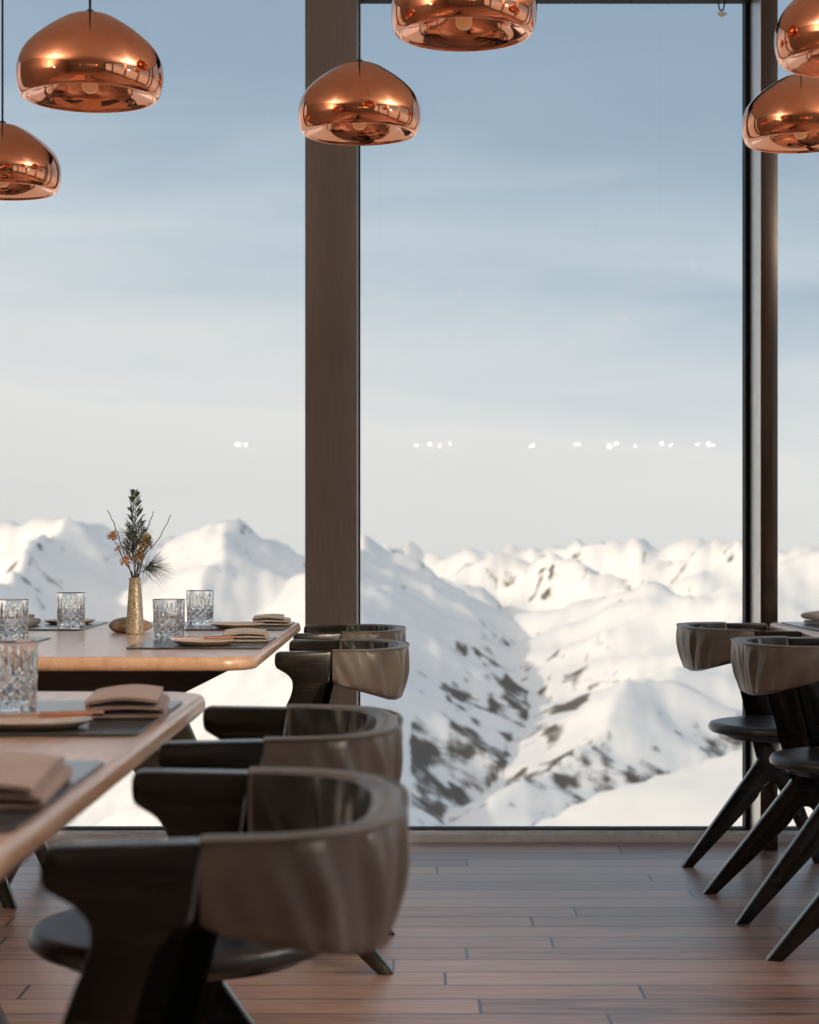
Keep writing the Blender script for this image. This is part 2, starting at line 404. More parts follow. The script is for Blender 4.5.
def make_chair(name, label, seed):
    rnd = random.Random(seed)
    t = thing(name, label, 'chair')
    for s in (1, -1):
        def fr(a, b, c, s=s):
            return Vector((a - U0, s*(vline(a) + c), b))
        o = obj('side_frame', slab(OUT, .035, fr), 'black_oak', t, angle=24)
    # padded leather band
    path = ring_path(); m = len(path)-1
    bm = bmesh.new(); rings = []; topedge = []; lining = []
    sec = []
    for k in range(9): sec.append((1, .04 + .92*k/8))                       # outer face upwards
    for k in range(1, 4): sec.append((1 - 2*k/4, 1.0))
    for k in range(9): sec.append((-1, .96 - .92*k/8))                      # inner face downwards
    for k in range(1, 4): sec.append((-1 + 2*k/4, 0.0))
    ph = [rnd.uniform(0, 6.28) for _ in range(6)]
    for i, (u, v) in enumerate(path):
        a, b = path[max(i-1,0)], path[min(i+1,m)]
        tx, ty = b[0]-a[0], b[1]-a[1]; l = math.hypot(tx, ty); nx, ny = -ty/l, tx/l
        q = i/m
        if nx*(u-.2) + ny*v < 0: nx, ny = -nx, -ny
        w = math.sin(PI*q)**.8
        zb = .664 - .056*w; zt = .7385
        endf = min(1, min(q, 1-q)/.02)
        ring = []
        for (side, h) in sec:
            z = zb + (zt-zb)*h
            half = .0165*(.8+.2*endf)
            if h in (0.0, 1.0): half *= .86
            lean = -.020*(1-h)*w
            puff = .004*math.sin(PI*h)*(1 if side > 0 else .6) if abs(side) == 1 else 0
            wr = 0
            if abs(side) == 1:
                x = q*70 + h*4.6*(1 if q < .5 else -1)
                wr = (math.sin(x+ph[0])*.5 + math.sin(x*1.73+ph[1])*.4 + math.sin(x*.61+ph[2]+h*2)*.6)
                amp = (.0030 + .0048*math.exp(-((abs(q-.5)-.2)/.16)**2))*math.sin(PI*min(1, h*1.05))**.7*endf
                if side < 0: amp *= 1.3
                wr *= amp
            off = half*side + (lean) + (puff + wr)*(1 if side > 0 else -1)
            ring.append(bm.verts.new((u + nx*off - U0, v + ny*off, z)))
        rings.append(ring)
        if .006 < q < .994:
            inner = [ring[k].co.copy() for k in range(12, 21)]
            lining.append([p - Vector((nx, ny, 0))*.0012 for p in inner] + [p + Vector((nx, ny, 0))*.004 for p in reversed(inner)])
        topedge.append((u + nx*.0165 - U0, v + ny*.0165, zt-.002))
    ns = len(sec)
    for i in range(m):
        for k in range(ns):
            bm.faces.new((rings[i][k], rings[i][(k+1)%ns], rings[i+1][(k+1)%ns], rings[i+1][k]))
    bm.faces.new(rings[0]); bm.faces.new(rings[-1])
    br = obj('backrest', bm, 'leather', t, angle=60)
    bm = bmesh.new(); LR = [[bm.verts.new(p) for p in l] for l in lining]; nl = len(lining[0])
    for A_, B_ in zip(LR[:-1], LR[1:]):
        for k in range(nl): bm.faces.new((A_[k], A_[(k+1)%nl], B_[(k+1)%nl], B_[k]))
    bm.faces.new(LR[0]); bm.faces.new(LR[-1])
    obj('back_lining', bm, 'seat_leather', br, angle=60)['label'] = 'black leather inside of the backrest'
    bm = bmesh.new(); tube(bm, topedge, .0022, 6)
    obj('piping', bm, 'leather', br, angle=None)
    # seat pad, its wooden underside and the beam that carries it
    R = .214; bm = bmesh.new()
    prof = [(0,.452), (R*.5,.454), (R*.8,.458), (R*.92,.4585), (R*.975,.455), (R,.446), (R*.995,.437), (R*.96,.430), (R*.9,.428), (0,.428)]
    lathe(bm, prof, 64)
    obj('seat', bm, 'seat_leather', t, loc=(.301-U0, 0, 0), angle=50)
    bm = bmesh.new(); lathe(bm, [(0,.428), (R*.88,.428), (R*.80,.414), (0,.410)], 48)
    obj('seat_base', bm, 'black_oak', t, loc=(.301-U0, 0, 0))
    bm = bmesh.new(); box(bm, .297-U0, .338-U0, -.236, .236, .362, .411, .004)
    obj('seat_rail', bm, 'black_oak', t)
    return t
GR = 'black chairs with curved leather backs'
chair_spots = [
 (0.000, 1.835, PI, 'dining chair nearest the viewer, black frame and wrinkled brown leather back filling the lower left'),
 (-.009, 2.635, PI, 'black dining chair at the near table, directly behind the nearest chair'),
 (0.000, 4.555, PI, 'dining chair at the vase table whose brown leather back catches the sun'),
 (-.010, 5.400, PI, 'farthest chair in front of the wide column, mostly hidden behind the sunlit chair'),
 (.784, 5.540, 0, 'black dining chair by the slim window post, its round seat and splayed legs in view'),
 (.802, 4.690, 0, 'black dining chair at the right edge, in front of the chair by the window post'),
 (-1.540, 5.400, 0, 'black chair on the far side of the vase table, only leg tips showing beneath'),
]
proto = make_chair('dining_chair', chair_spots[0][3], 3)
proto['group'] = GR
for i, (bx_, cy, rz, lab) in enumerate(chair_spots):
    x = bx_ + (U0 if rz == 0 else -U0)
    if i == 0: proto.location = (x, cy, 0); proto.rotation_euler = (0,0,rz)
    else: dup(proto, (x, cy, 0), rz, lab, GR)

# ================================================================= TABLES
ZT = .738
def rounded_rect(w, l, r, n=10, sag=0):
    pts = []
    for cx, cy, a0 in ((w/2-r, l/2-r, 0), (-w/2+r, l/2-r, PI/2), (-w/2+r, -l/2+r, PI), (w/2-r, -l/2+r, 1.5*PI)):
        for k in range(n+1):
            a = a0 + PI/2*k/n
            pts.append((cx + r*math.cos(a), cy + r*math.sin(a)))
    return pts
def make_table(name, label):
    t = thing(name, label, 'table')
    W, L, TH = .905, 1.78, .030
    bm = bmesh.new(); pts = rounded_rect(W, L, .085)
    prof = [(-.012, 0), (-.005, .002), (-.001, .007), (0, .013), (-.001, .021), (-.003, .0262), (-.0065, .0295), (-.009, .030), (-.013, .030)]
    prev = None
    cx = [(p[0]/(W/2), p[1]/(L/2)) for p in pts]
    def inset(p, d):
        sx = 1 + d/(W/2); sy = 1 + d/(L/2); return (p[0]*sx, p[1]*sy)
    for (d, z) in prof:
        ring = [bm.verts.new((*inset(p, d), ZT-TH+z)) for p in pts]
        if prev:
            for k in range(len(pts)): bm.faces.new((prev[k], prev[(k+1)%len(pts)], ring[(k+1)%len(pts)], ring[k]))
        else: bm.faces.new(ring[::-1])
        prev = ring
    bm.faces.new(prev)
    obj('tabletop', bm, 'table_oak', t, angle=35)
    half = [(.40,.707), (.40,.698), (.35,.675), (.205,.602), (.150,.578)]
    leg = [(.140,.558), (.385,0)]
    o = [(-.40,.707)] + half[:1] + half[1:] + leg + [(.340,0), (.070,.51), (.03,.548), (0,.556), (-.03,.548), (-.070,.51), (-.340,0), (-.385,0), (-.140,.558)] + [(-a, b) for a, b in half[1:]][::-1]
    for y in (-.30, .30):
        obj('trestle', slab(o, .055, lambda a, b, c, y=y: Vector((a, y + c, b)), .004), 'trestle', t, angle=30)
    bm = bmesh.new(); box(bm, -.045, .045, -.274, .274, .60, .66, .004); obj('stretcher', bm, 'trestle', t)
    return t
TX = -.3275 - .4525
tab = make_table('dining_table', 'pale oak dining table nearest the viewer at left, laid with crystal and folded napkins')
tab.location = (TX, 2.25, 0)
dup(tab, (TX, 4.93, 0), 0, 'oak dining table with the gold vase, rounded orange edge, by the window', None)
dup(tab, (1.085+.4525, 4.93, 0), 0, 'oak dining table cut off by the right edge, behind the two right chairs', None)
for o in list(C.objects):
    if o.get('category') in ('table',): o['group'] = 'oak trestle tables'

# ================================================================= TABLE SETTINGS
def make_mat(loc, label, sx=.31, sy=.50):
    bm = bmesh.new(); pts = rounded_rect(sx, sy, .012, 4); prev = None
    for d, z in ((-.001, 0), (0, .001), (0, .003), (-.0012, .004), (-.004, .004)):
        ring = [bm.verts.new((p[0]*(1+d/(sx/2)), p[1]*(1+d/(sy/2)), z)) for p in pts]
        if prev:
            for k in range(len(pts)): bm.faces.new((prev[k], prev[(k+1)%len(pts)], ring[(k+1)%len(pts)], ring[k]))
        else: bm.faces.new(ring[::-1])
        prev = ring
    bm.faces.new(prev)
    o = obj('placemat', bm, 'mat', None, angle=30, loc=loc)
    return tag(o, label, 'placemat', 'dark leather placemats')
def tumbler_mesh():
    bm = bmesh.new(); seg = 144; H = .099
    zs = [H*k/66 for k in range(67)]
    rows = []
    for z in zs:
        r0 = .0375 + .0028*z/H
        h = z/H
        ring = []
        for i in range(seg):
            a = 2*PI*i/seg; d = 0
            if .05 < h < .52:                                   # crossing diamond cuts
                n = 11; p = (h-.05)/.47*2.6
                g1 = abs(((a*n/(2*PI) + p) % 1) - .5)*2; g2 = abs(((a*n/(2*PI) - p) % 1) - .5)*2
                d = .0030*max(max(0, 1-(1-g1)/.26), max(0, 1-(1-g2)/.26))
            elif .54 < h < .9:                                  # tall pointed flutes
                n = 22; g = abs(((a*n/(2*PI)) % 1) - .5)*2
                wd = .75*max(0, 1-((h-.54)/.36))**.6 + .05
                d = .0026*max(0, 1-(1-g)/wd)
            ring.append(bm.verts.new(((r0-d)*math.cos(a), (r0-d)*math.sin(a), z)))
        rows.append(ring)
    inner = [(.0388, H+.0006), (.0372, H-.001), (.0355, H*.6), (.0335, .024), (.0305, .017), (.022, .0145)]
    for r, z in inner:
        rows.append([bm.verts.new((r*math.cos(2*PI*i/seg), r*math.sin(2*PI*i/seg), z)) for i in range(seg)])
    for A, B in zip(rows[:-1], rows[1:]):
        for i in range(seg):
            j = (i+1) % seg; bm.faces.new((A[i], A[j], B[j], B[i]))
    c = bm.verts.new((0,0,.014)); R = rows[-1]
    for i in range(seg): bm.faces.new((R[i], R[(i+1)%seg], c))
    c2 = bm.verts.new((0,0,.003)); R = rows[0]
    for i in range(seg): bm.faces.new((R[(i+1)%seg], R[i], c2))
    return bm
TUM = None
def tumbler(px, py, Y, label, rz=0):
    global TUM
    p = at(px, py, Y); loc = (p.x, Y, ZT + (.0042 if True else 0))
    if TUM is None:
        TUM = obj('tumbler', tumbler_mesh(), 'crystal', None, angle=22); o = TUM
    else:
        o = TUM.copy(); C.objects.link(o)
    o.location = loc; o.rotation_euler = (0,0,rz)
    return tag(o, label, 'glass', 'cut crystal tumblers')
PLATE = None
def plate(x, y, z, label):
    global PLATE
    if PLATE is None:
        r = thing('side_plate', label, 'plate', (x, y, z))
        bm = bmesh.new(); lathe(bm, [(0,.004), (.050,.0042), (.062,.0062), (.0725,.0105), (.0740,.0112), (.0748,.0098), (.064,.0030), (.052,.0), (0,.0)], 64)
        obj('dish', bm, 'plate', r, angle=60)
        bm = bmesh.new()
        tube(bm, [(.0742*math.cos(2*PI*i/64), .0742*math.sin(2*PI*i/64), .0108) for i in range(65)], .0012, 6, False)
        obj('rim', bm, 'plate_rim', r, angle=None)['label'] = 'paler glazed rim'
        PLATE = r
    else: r = dup(PLATE, (x, y, z))
    return tag(r, label, 'plate', 'small tan side plates')
def napkin_mesh(w, d, layers, lt, seed, arch=.004):
    """cloth folded to and fro: a thick ribbon, w long (fold to fold), d wide"""
    rnd = random.Random(seed); path = []
    for k in range(layers):
        z = lt*(.5+k); x0, x1 = (-w/2, w/2) if k % 2 == 0 else (w/2, -w/2)
        e = rnd.uniform(-.004, .004); ee = rnd.uniform(0, .012) if k == layers-1 else 0
        for i in range(13):
            s = i/12; x = x0 + (x1-x0)*s*(1 - ee/w)
            path.append(Vector((x + (e if 0 < i < 12 else 0)*.2, 0, z + (arch*(k/ max(1, layers-1)))*math.sin(PI*s))))
        if k < layers-1:
            sg = 1 if k % 2 == 0 else -1
            for i in range(1, 6):
                a = -PI/2 + PI*i/6
                path.append(Vector((sg*(w/2 + lt*.5*math.cos(a)), 0, z + lt*.5 + lt*.5*math.sin(a))))
    bm = bmesh.new(); th = lt*.42; nd = 10; n = len(path); grid = {}
    for i, p in enumerate(path):
        t = (path[min(i+1,n-1)] - path[max(i-1,0)]).normalized(); nr = Vector((-t.z, 0, t.x))
        for j in range(nd+1):
            y = -d/2 + d*j/nd
            wob = .0012*math.sin(y*70 + p.z*300 + seed) + .0008*math.sin(p.x*90+seed*2)
            dz = .0016*math.sin(y*25 + seed + p.x*20)*(p.z/(layers*lt))
            yy = y + .003*math.sin(p.z*500+seed)
            for s in (1, -1):
                th2 = th*(.55 if j in (0, nd) else 1)
                q = p + nr*th2*s; q.y = yy; q.z = max(.0004, q.z + dz); q.x += wob*.4
                grid[i, j, s] = bm.verts.new(q)
    for i in range(n-1):
        for j in range(nd):
            bm.faces.new((grid[i,j,1], grid[i+1,j,1], grid[i+1,j+1,1], grid[i,j+1,1]))
            bm.faces.new((grid[i,j,-1], grid[i,j+1,-1], grid[i+1,j+1,-1], grid[i+1,j,-1]))
        for j in (0, nd): bm.faces.new((grid[i,j,1], grid[i,j,-1], grid[i+1,j,-1], grid[i+1,j,1]))
    for i in (0, n-1):
        for j in range(nd): bm.faces.new((grid[i,j,1], grid[i,j+1,1], grid[i,j+1,-1], grid[i,j,-1]))
    return bm
def napkin(loc, rz, label, mat, w=.105, d=.19, layers=3, lt=.0095, seed=1, arch=.006):
    o = obj('napkin', napkin_mesh(w, d, layers, lt, seed, arch), mat, None, angle=70, loc=loc)
    o.rotation_euler = (0,0,rz)
    return tag(o, label, 'napkin', 'folded cloth napkins')
def knife(loc, rz, label, tilt=0):
    r = thing('butter_knife', label, 'knife', loc, rz, 'copper butter knives'); r.rotation_euler = (0, tilt, rz)
    bm = bmesh.new(); pts = [(.0,0,.0045), (.03,0,.0048), (.07,0,.0048), (.085,0,.004)]
    tube(bm, catmull(pts, 4), .0055, 10); bmesh.ops.scale(bm, vec=(1,1,.75), verts=bm.verts)
    obj('handle', bm, 'copper_knife', r)
    o = smooth_outline([[(-.085,-.004), (-.088,.004)], [(-.088,.004), (-.06,.0085), (-.02,.008), (.002,.004)], [(.002,.004), (.002,-.003)], [(.002,-.003), (-.04,-.006), (-.085,-.004)]], 4)
    obj('blade', slab(o, .0016, lambda a, b, c: Vector((a, b, .0036+c)), .0003), 'copper_knife', r)
    return r
ZM = ZT + .0042
# --- vase table, right-hand places
make_mat((-.492, 4.585, ZT+.0002), 'dark placemat at the near right corner of the vase table')
make_mat((-.500, 5.475, ZT+.0002), 'dark placemat at the far right corner of the vase table')
plate(-.480, 4.455, ZM, 'tan side plate at the near right corner of the vase table')
plate(-.480, 5.325, ZM, 'tan side plate at the far right corner of the vase table')
napkin((-.400, 4.665, ZM+.0005), .06, 'folded taupe napkin beside the plate nearest the sunlit chair', 'napkin_grey', .098, .24, 3, .0076, 2, .004)
napkin((-.400, 5.535, ZM), .06, 'folded taupe napkin at the far right corner of the vase table', 'napkin_grey', .094, .22, 3, .0080, 5, .003)
knife((-.480, 4.46, ZM+.012), .5, 'small copper knife across the plate nearest the sunlit chair')
tumbler(169, 641, 4.69, 'crystal tumbler just right of the gold vase, nearest it', .1)
tumbler(200, 626, 5.50, 'crystal tumbler at the far right place of the vase table, behind another tumbler', .3)
# --- vase table, left-hand places
make_mat((-1.060, 5.475, ZT+.0002), 'dark placemat at the far left place of the vase table')
make_mat((-1.060, 4.585, ZT+.0002), 'dark placemat at the near left place of the vase table', .31, .46)
tumbler(71, 630, 5.27, 'crystal tumbler standing alone left of the gold vase, against the snow', .2)
tumbler(12.5, 641.5, 4.67, 'crystal tumbler at left edge on the vase table, above the big near tumbler', .5)
napkin((-1.125, 5.42, ZM), .0, 'folded taupe napkin behind the tumblers at the far left of the vase table', 'napkin_grey', .10, .20, 3, .0105, 9)
plate(-.993, 5.565, ZM, 'tan side plate at the far left place of the vase table')
# --- near table
make_mat((-.500, 2.655, ZT+.0002), 'dark placemat on the near table under the fuller place setting')
make_mat((-.492, 1.865, ZT+.0002), 'dark placemat cut by the left edge, closest to the viewer')
tumbler(10, 713, 2.74, 'large looking crystal tumbler at left edge on the near table', .35)
plate(-.490, 2.495, ZM, 'tan side plate on the near table in front of a folded napkin')
napkin((-.400, 2.712, ZM), .10, 'folded rose brown napkin behind the plate on the near table', 'napkin', .095, .24, 3, .0090, 4, .005)
knife((-.487, 2.50, ZM+.012), .35, 'small copper knife lying on the near table plate')
napkin((-.392, 1.83, ZM), .06, 'folded brown napkin at the left edge, closest to the viewer', 'napkin', .098, .24, 3, .0085, 6, .004)
# --- right table
make_mat((1.26, 5.42, ZT+.0002), 'dark placemat on the right-hand table behind the chairs')
napkin((1.222, 5.50, ZM), .06, 'folded grey napkin on the right-hand table at the picture edge', 'napkin_grey', .10, .26, 3, .011, 8)

# ================================================================= VASE AND SPRIGS
VP = at(135, 634.5, 5.02); vx, vy = VP.x, 5.02
bm = bmesh.new()
lathe(bm, [(0,.0), (.0225,.0), (.0242,.002), (.0242,.006), (.0228,.03), (.0205,.075), (.0175,.115), (.0158,.14), (.0160,.147), (.0165,.1495), (.0148,.1495), (.0140,.145), (.0140,.12), (.016,.06), (.017,.012), (0,.010)], 48)
tag(obj('bud_vase', bm, 'vase', None, angle=50, loc=(vx, vy, ZT)), 'slender mottled gold vase holding winter sprigs on the far table', 'vase')
bm = bmesh.new(); bmesh.ops.create_icosphere(bm, subdivisions=4, radius=1)
for v in bm.verts:
    x, y, z = v.co; z2 = z*(.85 if z > 0 else .7)
    k = 1 + .05*math.sin(3*x+1)*math.cos(2*y) + .03*math.sin(5*y+z*3)
    v.co = Vector((x*.061*k, y*.048*k, max(-.016, z2*.029*k*(1+.15*x*-1))+.016))
pb = at(130.5, 634, 5.14)
tag(obj('decorative_stone', bm, 'stone', None, angle=None, loc=(pb.x, 5.135, ZT)), 'flat rounded bronze brown stone lying behind the gold vase', 'stone')
base = Vector((vx, vy, ZT+.02)); mouth = Vector((vx, vy, ZT+.148))
def vp(px, py, dy=0):
    return at(px, py, vy+dy)
def stem_pts(px, py, dy=0, mx=0, bend=(0,0)):
    tip = vp(px, py, dy); m = mouth + Vector((mx, dy*.15, 0)); mid = (m+tip)/2 + Vector((bend[0], 0, bend[1]))
    return catmull([base + Vector((-mx*.6, 0, 0)), m, mid, tip], 6)
def needle(bm, p, d, ln, r):
    d = d.normalized(); s = d.cross(Vector((.3,.8,.2))).normalized(); t = d.cross(s)
    a = [bm.verts.new(p + s*r), bm.verts.new(p - s*r*.5 + t*r*.87), bm.verts.new(p - s*r*.5 - t*r*.87)]
    b = bm.verts.new(p + d*ln + Vector((0,0,-ln*.08)))
    for i in range(3): bm.faces.new((a[i], a[(i+1)%3], b))
    bm.faces.new(a)
rnd = random.Random(11)
# tall feathery evergreen
r = thing('evergreen_sprig', 'tall dark green evergreen sprig standing highest in the gold vase', 'sprig', mouth, 0, 'sprigs in the vase')
def rel(pts): return [p - mouth for p in pts]
sp = stem_pts(134.5, 495, .0, 0, (.004, 0))
bm = bmesh.new(); tube(bm, rel(sp), .0016, 6, True, .4); obj('stem', bm, 'twig', r)
bm = bmesh.new()
n = len(sp)
def branch(bm, p0, d, ln, depth):
    d = d.normalized(); k = 9 if depth else 6
    tube(bm, [p0, p0 + d*ln*.5, p0 + d*ln + Vector((0,0,ln*.12))], .0011, 5, True, .5)
    for i in range(k):
        f = (i+1)/k; p = p0 + d*ln*f
        for s in (1, -1, 0):
            ax = Vector((rnd.uniform(-1,1), rnd.uniform(-1,1), rnd.uniform(-.2,.8)))
            needle(bm, p, d*1.0 + ax*.75, .0080, .0009)
    if depth:
        for f in (.35, .6, .8):
            for s in (1, -1):
                side = Vector((s*.7, rnd.uniform(-.6,.6), .55))
                branch(bm, p0 + d*ln*f, d*.6 + side*.6, ln*.42*(1.15-f*.5), 0)
for i in range(44):
    f = .42 + .58*i/43; q = f*(n-1); a = int(q); p = (sp[a].lerp(sp[min(a+1,n-1)], q-a)) - mouth
    s = 1 if i % 2 else -1
    ln = (.030 if f < .8 else .024)*(1.12-f)*2.2 + .008
    branch(bm, p, Vector((s*rnd.uniform(.5,.9), rnd.uniform(-.7,.7), rnd.uniform(.8,1.3))), ln, 1 if i % 3 == 0 else 0)
obj('needles', bm, 'needle', r, angle=None)
# fine pine sprays: right one drooping, a second upright behind
def pine(label, tip, count, ln, mat, dy, mx, spread, f0=.62, dirn=None):
    r = thing('pine_sprig', label, 'sprig', mouth, 0, 'sprigs in the vase')
    sp = stem_pts(*tip, dy, mx); bm = bmesh.new(); tube(bm, rel(sp), .0015, 6, True, .5); obj('stem', bm, 'twig', r)
    bm = bmesh.new(); n = len(sp)
    for i in range(count):
        f = f0 + (1-f0)*rnd.random(); q = f*(n-1); a = int(q); p = sp[a].lerp(sp[min(a+1,n-1)], q-a) - mouth
        d = (sp[-1]-sp[-4]).normalized() if dirn is None else Vector(dirn)
        d = d + Vector((rnd.gauss(0,1), rnd.gauss(0,1), rnd.gauss(0,1)))*spread
        needle(bm, p, d, ln*rnd.uniform(.7,1.1), .0008)
    obj('needles', bm, mat, r, angle=None); return r
pine('grey pine sprig drooping out to the right of the gold vase', (150, 563), 80, .080, 'needle_grey', -.01, .006, .50, .66, (.95, 0, -.06))
pine('fine needled pine sprig fanning up behind the tall evergreen', (133, 532), 150, .075, 'needle_grey', .02, -.002, .62, .70, (0, 0, .60))
def twig(label, pts, mx):
    r = thing('bare_twig', label, 'twig', mouth, 0, 'sprigs in the vase')
    P = [base + Vector((-mx*.6,0,0)), mouth + Vector((mx,0,0))] + [vp(*q) for q in pts]
    c = catmull(P, 6); c = [p + Vector((.0012*math.sin(i*2.1), .001*math.cos(i*1.7), 0)) if i > 10 else p for i, p in enumerate(c)]
    bm = bmesh.new(); tube(bm, rel(c), .0019, 6, True, .5)
    obj('stem', bm, 'twig', r)
twig('bare curved twig leaning left out of the gold vase', [(124, 553), (114.5, 525), (107.5, 510)], -.008)
twig('bare twig leaning far right out of the gold vase', [(145, 555), (158, 540), (171, 515)], .009)
twig('short bare twig rising just right of the tall evergreen', [(142, 545), (148, 527), (154, 511)], .004)
def flower(label, tip, mat, size, petals, mx, dy, droop=0):
    r = thing('dried_flower', label, 'flower', mouth, 0, 'sprigs in the vase')
    sp = stem_pts(*tip, dy, mx); bm = bmesh.new(); tube(bm, rel(sp), .0012, 6, True, .7); obj('stem', bm, 'twig', r)
    c = sp[-1]-mouth; bm = bmesh.new()
    bmesh.ops.create_icosphere(bm, subdivisions=2, radius=size*.42, matrix=Matrix.Translation(c))
    for i in range(petals):
        a = i*2.399; ph = math.acos(1-1.6*(i+.5)/petals)
        d = Vector((math.sin(ph)*math.cos(a), math.sin(ph)*math.sin(a), math.cos(ph)))
        s = d.cross(Vector((.2,.1,1))).normalized(); t = d.cross(s)
        L = size*rnd.uniform(.85,1.15); w = size*.32
        b0 = c + d*size*.25
        q = [b0 + s*w*.4, b0 + d*L*.5 + s*w + t*size*.1, b0 + d*L*.85 + t*size*.28, b0 + d*L*.5 - s*w + t*size*.1, b0 - s*w*.4]
        top = [bm.verts.new(v) for v in q]; bot = [bm.verts.new(v - t*.0008 - d*.0003) for v in q]
        bm.faces.new(top); bm.faces.new(bot[::-1])
        for k2 in range(5): bm.faces.new((top[k2], top[(k2+1)%5], bot[(k2+1)%5], bot[k2]))
    h = obj('flower_head', bm, mat, r, angle=20); return r
flower('dried tan flower at far left of the bouquet in the gold vase', (112.5, 536), 'flower', .016, 20, -.006, -.01)
flower('dried pink flower low on the left of the bouquet', (125.5, 561), 'flower_pink', .017, 22, -.003, -.025)
flower('dried brown seed head in the middle right of the bouquet', (146, 542), 'seedhead', .022, 30, .005, -.02)
flower('dried olive brown seed head below the other one in the bouquet', (139, 556), 'seedhead', .019, 26, .002, -.025)
flower('small dried tan bud between the two left flowers of the bouquet', (118, 549), 'flower', .011, 14, -.005, -.015)

# ================================================================= PENDANT LAMPS
def make_pendant(label):
    r = thing('pendant_lamp', label, 'lamp')
    prof = [(0.008,.1750), (.026,.1728), (.047,.1660), (.066,.1555), (.086,.1425), (.1045,.1285), (.121,.1140), (.1345,.0985), (.1425,.084), (.148,.067), (.150,.050), (.1490,.031), (.1455,.016), (.1415,.0065), (.1375,.0018), (.1335,.0), (.1295,.0012), (.1265,.0045), (.116,.0085), (.103,.0140), (.092,.0205), (.084,.030), (.077,.045), (.070,.064), (.060,.082), (.045,.095), (.028,.101), (.018,.103)]
    P = catmull([(a, 0, b) for a, b in prof], 3)
    bm = bmesh.new(); lathe(bm, [(p.x, p.z) for p in P], 96)
    obj('shade', bm, 'copper', r, angle=None)
    bm = bmesh.new(); lathe(bm, [(0,.182), (.006,.182), (.010,.179), (.010,.1735), (0,.1735)], 24); obj('cap', bm, 'black_cord', r)
    bm = bmesh.new(); tube(bm, [(0,0,.176), (0,0,.6), (0,0,1.5)], .0028, 8); obj('cord', bm, 'black_cord', r)
    bm = bmesh.new(); lathe(bm, [(0,.113), (.017,.113), (.0185,.107), (.0185,.062), (.0145,.055), (0,.055)], 32); s = obj('lamp_socket', bm, 'socket', r)
    bm = bmesh.new(); lathe(bm, [(0,.0555), (.010,.054), (.0125,.047), (.0165,.035), (.0175,.027), (.0155,.018), (.0095,.0125), (0,.0105)], 32); obj('bulb', bm, 'bulb', r)['label'] = 'warm glowing bulb'
    return r
pend = [
 (90, 146, 112.8, 'copper pendant lamp hanging whole at upper left over the tables'),
 (464, 146, 51.5, 'copper pendant lamp cut by the top edge, right of the column'),
 (359.5, 123, 145.5, 'copper pendant lamp hanging in front of the wide bronze column'),
 (2.5, 116, 200.5, 'lowest copper pendant lamp, half cut off by the left edge'),
 (801, 117, 153.5, 'lower copper pendant lamp of the two at the right edge, over the post'),
 (852, 153, 78, 'upper copper pendant lamp of the two at right, cut by the corner'),
]
P0 = None
for i, (cx_, w, yb, lab) in enumerate(pend):
    Y = FX*.30/w; z = EYE + (HY-yb)*(Y+.135)/FX - .001; x = (cx_-CX)*Y/FX
    if P0 is None: P0 = make_pendant(lab); q = P0
    else: q = dup(P0, (0,0,0), 0, lab)
    q.location = (x, Y, z); q['group'] = 'copper pendant lamps'
    for ch in q.children:
        if ch.name.startswith('cord'):
            ch.scale.z = 1; L = ZC - z
            me = ch.data.copy(); ch.data = me
            for v in me.vertices:
                if v.co.z > 1: v.co.z = L - .001
                elif v.co.z > .4: v.co.z = .176 + (L-.176)/2
# spotlight added out of view, standing in for low sun on the vase table
def spotlight(name, label, loc, target, power, size, blend, col):
    r = thing(name, label, 'lamp', loc)
    d = (Vector(target) - Vector(loc)).normalized(); q = d.to_track_quat('-Z', 'Y')
    bm = bmesh.new(); lathe(bm, [(0,.16), (.03,.16), (.04,.15), (.045,.0), (.040,.0), (.036,.05), (0,.055)], 32)
    o = obj('spot_housing', bm, 'black_cord', r); o.rotation_euler = q.to_euler()
    bm = bmesh.new(); tube(bm, [(0,0,0), (0,0,ZC-loc[2]-.001)], .012, 8)
    bmesh.ops.translate(bm, verts=bm.verts, vec=-d*.12); o = obj('spot_arm', bm, 'black_cord', r)
    o.scale.z = 1
    l = bpy.data.lights.new(name, 'SPOT'); l.energy = power; l.spot_size = math.radians(size); l.spot_blend = blend; l.color = col; l.shadow_soft_size = .035
    lo = bpy.data.objects.new(name + '_beam', l); C.objects.link(lo); lo.location = Vector(loc) + d*.02; lo.rotation_euler = q.to_euler()
spotlight('added_spotlight', 'unseen spotlight added above the right aisle to light the vase table like sun', (3.1, -.9, 2.80), (-.38, 4.62, .58), 1000, 18.5, 1.0, (1, .80, .56))
# two uplighters added out of view, washing the ceiling for soft interior fill
UP = None
for i, (x, y, lab) in enumerate([(3.9, 2.3, 'black uplighter added out of view by the right wall windows for fill light'), (-3.5, 1.2, 'black uplighter added out of view by the left wall for fill light')]):
    if UP is None:
        UP = r = thing('added_uplighter', lab, 'lamp', (x, y, 0))
        bm = bmesh.new(); lathe(bm, [(0,0), (.15,0), (.15,.012), (.03,.022), (.0,.022)], 40); obj('base', bm, 'black_cord', r)
        bm = bmesh.new(); tube(bm, [(0,0,.02), (0,0,.9), (0,0,1.78)], .012, 12); obj('pole', bm, 'black_cord', r)
        bm = bmesh.new(); lathe(bm, [(0,1.77), (.05,1.78), (.16,1.86), (.17,1.87), (.155,1.868), (.05,1.80), (0,1.795)], 40); obj('bowl', bm, 'black_cord', r)
    else: r = dup(UP, (x, y, 0), 0, lab)
    r['group'] = 'added fill uplighters'
    l = bpy.data.lights.new('uplight', 'AREA'); l.shape = 'DISK'; l.size = .2; l.energy = (340, 210)[i]; l.color = (1, .98, .95)
    lo = bpy.data.objects.new('uplight_beam', l); C.objects.link(lo); lo.location = (x, y, 1.872); lo.rotation_euler = (PI, 0, 0)
